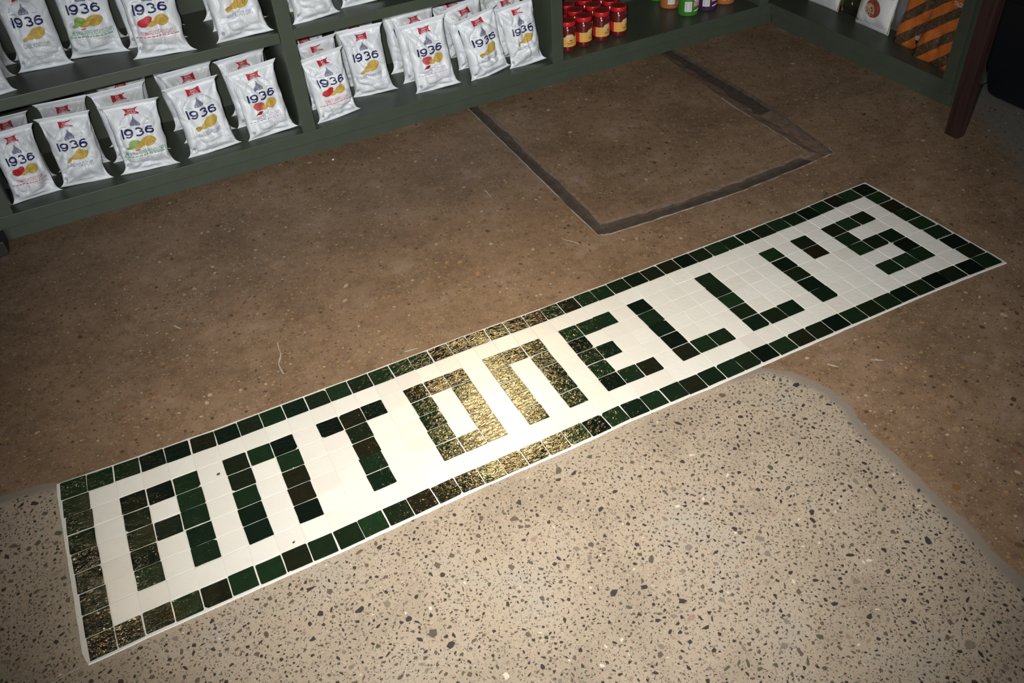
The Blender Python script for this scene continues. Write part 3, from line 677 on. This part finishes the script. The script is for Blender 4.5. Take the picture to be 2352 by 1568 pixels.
def jar(x, y, rz, label):
    r = empty('sauce_jar', (x, y, ZB+0.002), rz); tag(r, label, 'jar', 'red-lidded sauce jars')
    if not jar.m:
        jar.m['b'] = mesh_obj('glass_body', jv, jf, M_sauce, r, smooth=True); jar.m['l'] = mesh_obj('lid', lv, lf, M_lid, r, smooth=True)
        jar.m['p'] = mesh_obj('paper_label', curved(la, 0.605, 0.006), la.F, [M_lab_y, M_lab_r, M_lab_c], r, la.M, smooth=True)
        jar.m['e'] = mesh_obj('label_print', curved(lb, 0.605, 0.012), lb.F, [M_lab_c, M_lab_b, M_lab_r], jar.m['p'], lb.M)
        jar.m['t'] = mesh_obj('lid_print', [(a, b, 2.116) for a, b in lt.V], lt.F, [M_lid_top, M_lid_gold], jar.m['l'], lt.M)
        disc = mesh_obj('lid_panel', [(0.49*math.cos(2*PI*q/32), 0.49*math.sin(2*PI*q/32), 2.1145) for q in range(32)], [tuple(range(32))], M_lid_top, jar.m['l']); jar.m['d'] = disc
    else:
        p = {}
        for k in ('b', 'l', 'p'): p[k] = jar.m[k].copy(); C.objects.link(p[k]); p[k].parent = r
        for k, q in (('e', 'p'), ('t', 'l'), ('d', 'l')): o = jar.m[k].copy(); C.objects.link(o); o.parent = p[q]
jar.m = {}
JX = (36.88, 38.24, 39.75, 41.22)
nm = ('first', 'second', 'third', 'fourth')
for r in range(3):
    for c in range(4):
        jar(JX[c]+0.12*r+random.uniform(-.03, .03), 22.82+r*1.33+c*0.07, (-0.75, -0.12, -0.32, -0.26)[c]+random.uniform(-.08, .08), f"red-lidded sauce jar, {nm[c]} from the upright, {('front', 'middle', 'back')[r]} row")

# ------------------------------------------------------------------ tins on the far part of the bottom shelf
M_bar_w = flat('barcode_white', (0.62, 0.62, 0.62), 0.5); M_bar_k = flat('barcode_black', (0.05, 0.05, 0.06), 0.5)
M_pink = flat('tin_pink', (0.60, 0.30, 0.34), 0.45, var=0.3, scale=300); M_rim = flat('tin_rim', (0.50, 0.50, 0.50), 0.3, 0.5, metal=0.9); M_black = flat('tin_black', (0.02, 0.02, 0.02), 0.4)
tv, tf = lathe([(0.70, 0.0), (0.765, 0.03), (0.785, 0.09), (0.785, 2.02), (0.765, 2.07), (0.70, 2.10)], 36)
rv, rf = lathe([(0.60, 2.08), (0.745, 2.08), (0.765, 2.12), (0.75, 2.16), (0.70, 2.15), (0.66, 2.10)], 36)
ta = Flat2D(); ta.rect(-0.27, 0.27, 0.36, 1.10, 0, 6)
rr_ = random.Random(4); yq = 0.46
while yq < 1.0:
    hh = rr_.choice((0.015, 0.025, 0.04)); ta.rect(-0.20, 0.20, yq, yq+hh, 1, 4); yq += hh+rr_.choice((0.02, 0.03))
tb = Flat2D(); tb.rect(0.40, 1.1, 0.70, 1.05, 0, 6); tb.blob(0.72, 1.32, 0.34, 0.30, 1, 0, 18); tb.blob(0.72, 1.32, 0.25, 0.22, 2, 0, 18); tb.blob(0.72, 0.42, 0.30, 0.06, 1, 0.2, 14)
def tin(x, y, rz, mat, label):
    r = empty('food_tin', (x, y, ZB+0.002), rz); tag(r, label, 'tin', 'tins on the bottom shelf')
    mesh_obj('tin_body', tv, tf, mat, r, smooth=True); mesh_obj('rim', rv, rf, M_rim, r, smooth=True)
    o = mesh_obj('barcode_label', curved(ta, 0.785, 0.008), ta.F, [M_bar_w, M_bar_k], r, ta.M)
    for k in range(len(tb.V)): pass
    mesh_obj('brand_print', curved(tb, 0.785, 0.006), tb.F, [M_pink, M_bar_w, M_black], r, tb.M)
Mg = flat('tin_green', (0.045, 0.20, 0.020), 0.35, 0.5, var=0.25, scale=120); Mo = flat('tin_orange', (0.42, 0.14, 0.045), 0.35, 0.5, var=0.4, scale=150); Mp = flat('tin_purple', (0.055, 0.018, 0.065), 0.35, 0.5, var=0.3, scale=120)
tin(47.65, 23.42, -0.62, Mg, 'bright green tin with a white barcode, standing forward beyond the jars')
tin(47.45, 25.45, -0.50, Mo, 'orange tin with a white barcode just behind the green tin')
tin(49.40, 23.45, -0.72, Mp, 'dark purple tin with a white barcode beside the green tin')
tin(51.25, 23.70, -0.85, Mo, 'orange tin at the far end, nearest the corner of the shelving')
tin(47.6, 27.25, -0.5, Mg, 'green tin against the back panel behind the orange tin')
tin(49.3, 25.6, -0.5, Mp, 'dark purple tin in the second row near the corner')

# ------------------------------------------------------------------ pouches on the side shelving
M_pouch = make_film('pouch_white', (0.60, 0.60, 0.60), 0.42, 0.15); M_silver = flat('pouch_silver', (0.45, 0.47, 0.48), 0.3, 0.5, metal=0.6); M_gold = flat('pouch_gold', (0.20, 0.155, 0.03), 0.35, 0.5, var=0.3)
M_olive = flat('pouch_olive', (0.024, 0.021, 0.013), 0.4, 0.5); M_ink = flat('black_ink', (0.015, 0.015, 0.018), 0.5); M_ham = flat('ham_red', (0.24, 0.055, 0.035), 0.5, var=0.6, scale=120); M_fat = flat('ham_fat', (0.40, 0.31, 0.20), 0.5, var=0.3, scale=120); M_cream_ink = flat('cream_ink', (0.50, 0.48, 0.42), 0.5)
M_sage = flat('sage_ink', (0.33, 0.42, 0.38), 0.5)
RZ = -PI/2
def pouch(sd, W, H, D, mat, x, y, lean, label, yaw=0.0, cat='pouch', name='snack_pouch', flare=0.03, wr=0.5, roll=0.0):
    b = Bag(sd, W, H, D, flare, 0.0, 20, 26, wr, 0.07); o = link_mesh(name, b.mesh(name, mat)); o.location = Vector((x, y, ZB+0.012))*U
    o.rotation_euler = (math.radians(-lean), math.radians(roll), RZ+math.radians(yaw)); tag(o, label, cat, 'pouches on the side shelving'); return o, b
def art_ham():
    a = Flat2D(); a.blob(0.02, 1.42, 0.66, 0.58, 0, -0.3, 22, 0.04); a.blob(-0.22, 1.30, 0.46, 0.40, 1, -0.3, 18, 0.06, 3); return a
def white_pouch(sd, x, y, label, yaw=0):
    o, b = pouch(sd, 3.15, 4.4, 0.5, M_pouch, x, y, 8, label, yaw)
    link_mesh('ham_picture', b.wrap('ham_picture', art_ham(), [M_ham, M_fat]), o)
    a = Flat2D(); a.add(*text2d('PROSCIUTTO', 2.5, 0.36, 0.01), 0, 0.10, 2.46); link_mesh('name_lettering', b.wrap('name_lettering', a, [M_ink]), o)
    a = Flat2D(); rr = random.Random(sd)
    for q in range(4):
        xx = -1.25
        while xx < 1.1: ww = rr.uniform(0.1, 0.4); a.rect(xx, min(1.2, xx+ww), 0.32+q*0.12, 0.36+q*0.12, 0, 2); xx += ww+0.06
    a.rect(-0.7, 0.5, 2.18, 2.22, 1, 6); a.blob(-1.30, 0.30, 0.07, 0.09, 2, 0, 10)
    p = link_mesh('fine_print', b.wrap('fine_print', a, [M_faint, M_sage, M_ink]), o); p['kind'] = 'stuff'
    for sx in (-1, 1):
        a = Flat2D(); V, F = [], []
        for q in range(13): V += [(sx*1.48, 0.05+q*0.34), (sx*1.58, 0.05+q*0.34)]
        for q in range(12): F.append((2*q, 2*q+1, 2*q+3, 2*q+2))
        a.add(V, F, 0); link_mesh('gold_edge', b.wrap('gold_edge', a, [M_gold]), o)
white_pouch(301, 56.35, 18.6, 'white snack pouch in the corner of the side shelving', 2)
white_pouch(302, 56.05, 13.42, 'white snack pouch with a round ham picture beside the orange-striped bags', 1)
o, b = pouch(303, 2.6, 4.4, 0.45, M_olive, 56.75, 15.95, 8, 'dark olive pouch with gold edge between the two white pouches')
a = Flat2D(); a.add(*text2d('FUNGHI', 1.3, 0.22, 0.01), 0, 0.1, 1.95); a.blob(0.0, 0.85, 0.05, 0.11, 0, 0.3, 10); link_mesh('name_lettering', b.wrap('name_lettering', a, [M_cream_ink]), o)
a = Flat2D(); V, F = [], []
for q in range(13): V += [(-1.15, 0.05+q*0.34), (-0.90, 0.05+q*0.34)]
for q in range(12): F.append((2*q, 2*q+1, 2*q+3, 2*q+2))
a.add(V, F, 0); link_mesh('gold_edge', b.wrap('gold_edge', a, [M_gold]), o)
pouch(304, 2.2, 4.3, 0.4, M_silver, 57.3, 16.9, 8, 'silver backed pouch tucked behind the olive pouch')
pouch(305, 2.6, 4.5, 0.45, M_silver, 56.9, 11.6, 9, 'silver edged pouch behind the ham pouch, touching the striped bags', -8)
def make_stripes():
    k = NT('striped_bag'); pos = k.n('ShaderNodeTexCoord').outputs['Object']; sep = k.n('ShaderNodeSeparateXYZ'); k.l(pos, sep.inputs[0])
    s = k.math('DIVIDE', k.math('SUBTRACT', sep.outputs[2], k.math('MULTIPLY', sep.outputs[0], 0.78)), 1.55*U)
    f = k.math('FRACT', k.math('ADD', s, 20.3)); on = k.math('GREATER_THAN', f, 0.50)
    nz = k.noise(pos, 120.0, 4.0, 0.7); dk = k.ramp(nz.outputs[0], [(0.35, (0.045, 0.026, 0.014)), (0.55, (0.085, 0.054, 0.030)), (0.72, (0.19, 0.135, 0.080))])
    n2 = k.noise(pos, 40.0, 3.0); og = k.mix(n2.outputs[0], (0.40, 0.085, 0.018, 1), (0.56, 0.16, 0.030, 1))
    k.set(k.mix(on, dk, og), 0.28, 0.5); n3 = k.noise(pos, 30.0, 3.0, 0.6, 0.8); k.bump(n3.outputs[0], 0.5, 0.004); return k.m
M_stripe = make_stripes()
M_white_ink = flat('white_ink', (0.55, 0.55, 0.52), 0.5); M_tagblue = flat('tag_blue', (0.30, 0.34, 0.42), 0.3)
o, b = pouch(311, 3.9, 6.0, 0.40, M_stripe, 55.62, 8.95, 12, 'orange and brown striped bag beside the ham pouch, with a small silver tag', 3, 'snack bag', 'striped_bag', 0.04, 1.0)
a = Flat2D(); a.rect(-0.14, 0.14, 0.42, 0.72, 1, 3); a.rect(-0.16, 0.16, 0.72, 1.0, 0, 3); link_mesh('silver_tag', b.wrap('silver_tag', a, [M_tagblue, M_ink], 0.03), o)
o, b = pouch(312, 3.55, 6.0, 0.40, M_stripe, 54.80, 6.85, 12, 'orange and brown striped bag with white lettering against the end upright', -4, 'snack bag', 'striped_bag', 0.04, 1.0)
a = Flat2D(); a.add(*text2d('TAGS', 0.72, 0.26, 0.01), 0, 0.35, 3.9); link_mesh('name_lettering', b.wrap('name_lettering', a, [M_white_ink], 0.03), o)

# ------------------------------------------------------------------ post, bin, block
def make_wood():
    k = NT('dark_red_wood'); pos = k.n('ShaderNodeNewGeometry').outputs['Position']; mp = k.n('ShaderNodeMapping'); mp.inputs['Scale'].default_value = (60, 60, 4); k.l(pos, mp.inputs[0])
    nz = k.noise(mp.outputs[0], 1.0, 5.0, 0.6); k.set(k.ramp(nz.outputs[0], [(0.3, (0.016, 0.0085, 0.008)), (0.7, (0.038, 0.017, 0.014))]), 0.4, 0.4); k.bump(nz.outputs[0], 0.2, 0.001); return k.m
M_wood = make_wood()
pst = empty('table_leg', (51.53, 1.52, 0)); tag(pst, 'dark reddish wooden table leg standing in front of the side shelving', 'table leg')
v, f = box_data(-0.33, 0.33, -0.46, 0.46, 0.0, 13.6, 0.05); mesh_obj('leg_shaft', v, f, M_wood, pst)
v, f = box_data(-0.30, 0.30, -0.43, 0.43, -0.0, 0.06, 0.01); mesh_obj('foot_pad', [(x, y, z*0.5) for x, y, z in v], f, M_black, pst)
tb_ = box('added_shade_top', -0.9, 9.0, -9.0, 0.9, 13.6, 14.3, M_wood, pst, 0.08)  # unseen top added over the leg; its shadow darkens the bin side
def rounded_box(x0, x1, y0, y1, z0, z1, r, seg=5):
    bm = bmesh.new(); bmesh.ops.create_cube(bm, size=1)
    for v_ in bm.verts: v_.co = Vector(((x0+x1)/2+v_.co.x*(x1-x0), (y0+y1)/2+v_.co.y*(y1-y0), (z0+z1)/2+v_.co.z*(z1-z0)))
    bmesh.ops.bevel(bm, geom=bm.edges[:], offset=r, segments=seg, affect='EDGES', profile=0.5); bm.verts.index_update()
    vs_ = [v_.co[:] for v_ in bm.verts]; fs = [[q.index for q in f_.verts] for f_ in bm.faces]; bm.free(); return vs_, fs
M_bin = flat('black_plastic', (0.0045, 0.0055, 0.008), 0.55, 0.25)
bn = empty('waste_bin', (57.0, 0, 0)); tag(bn, 'black plastic waste bin flaring towards its rim, beyond the wooden leg', 'bin')
def flare_x(vs_): return [(x-0.42*z*(1-max(0.0, min(1.0, x/5.2))), y, z) for x, y, z in vs_]
v, f = rounded_box(0.0, 5.2, -5.2, 4.12, 0.06, 7.6, 0.55); mesh_obj('bin_body', flare_x(v), f, M_bin, bn, smooth=True)
v, f = rounded_box(-0.12, 5.3, -5.3, 4.16, 7.2, 7.9, 0.2, 3); mesh_obj('bin_rim', flare_x(v), f, M_bin, bn, smooth=True)
v, f = rounded_box(0.35, 4.8, -4.8, 3.6, 0.0, 0.3, 0.08, 2); mesh_obj('bin_base', v, f, M_black, bn)
blk = empty('door_stop_block', (-2.7, 20.7, 0)); tag(blk, 'low black block on the floor against the near end of the shelving', 'block')
v, f = box_data(-1.9, 1.62, -0.72, 0.88, 0.0, 0.86, 0.06); mesh_obj('block_body', v, f, M_black, blk)

# ------------------------------------------------------------------ crumbs
def crumb(name, x, y, z, r, mat, label, sd):
    rr = random.Random(sd); bm = bmesh.new(); bmesh.ops.create_icosphere(bm, subdivisions=2, radius=1)
    for v_ in bm.verts: v_.co = Vector((v_.co.x*r*rr.uniform(.75, 1.2), v_.co.y*r*0.7*rr.uniform(.75, 1.2), (v_.co.z*0.35+0.35)*r*rr.uniform(.85, 1.1)))
    bm.verts.index_update(); V = [v_.co[:] for v_ in bm.verts]; F = [[q.index for q in f_.verts] for f_ in bm.faces]; bm.free()
    o = mesh_obj(name, V, F, mat); o.location = Vector((x, y, z))*U; o.rotation_euler = (0, 0, rr.uniform(0, 3)); tag(o, label, 'crumb')
M_scrap = flat('scrap_white', (0.85, 0.84, 0.80), 0.6); M_leaf = flat('crumb_brown', (0.10, 0.045, 0.03), 0.8, var=0.4, scale=300)
crumb('paper_scrap', 18.13, 20.03, 0.000, 0.10, M_scrap, 'tiny white paper scrap on the brown floor near the shelving', 765)
crumb('dry_crumb', 5.80, -2.68, 0.070, 0.08, M_leaf, 'tiny brown crumb on the white tiles before the first n', 503)
crumb('dry_crumb', 7.58, -7.54, 0.070, 0.06, M_leaf, 'tiny dark crumb on white tiles near the lower green border', 676)
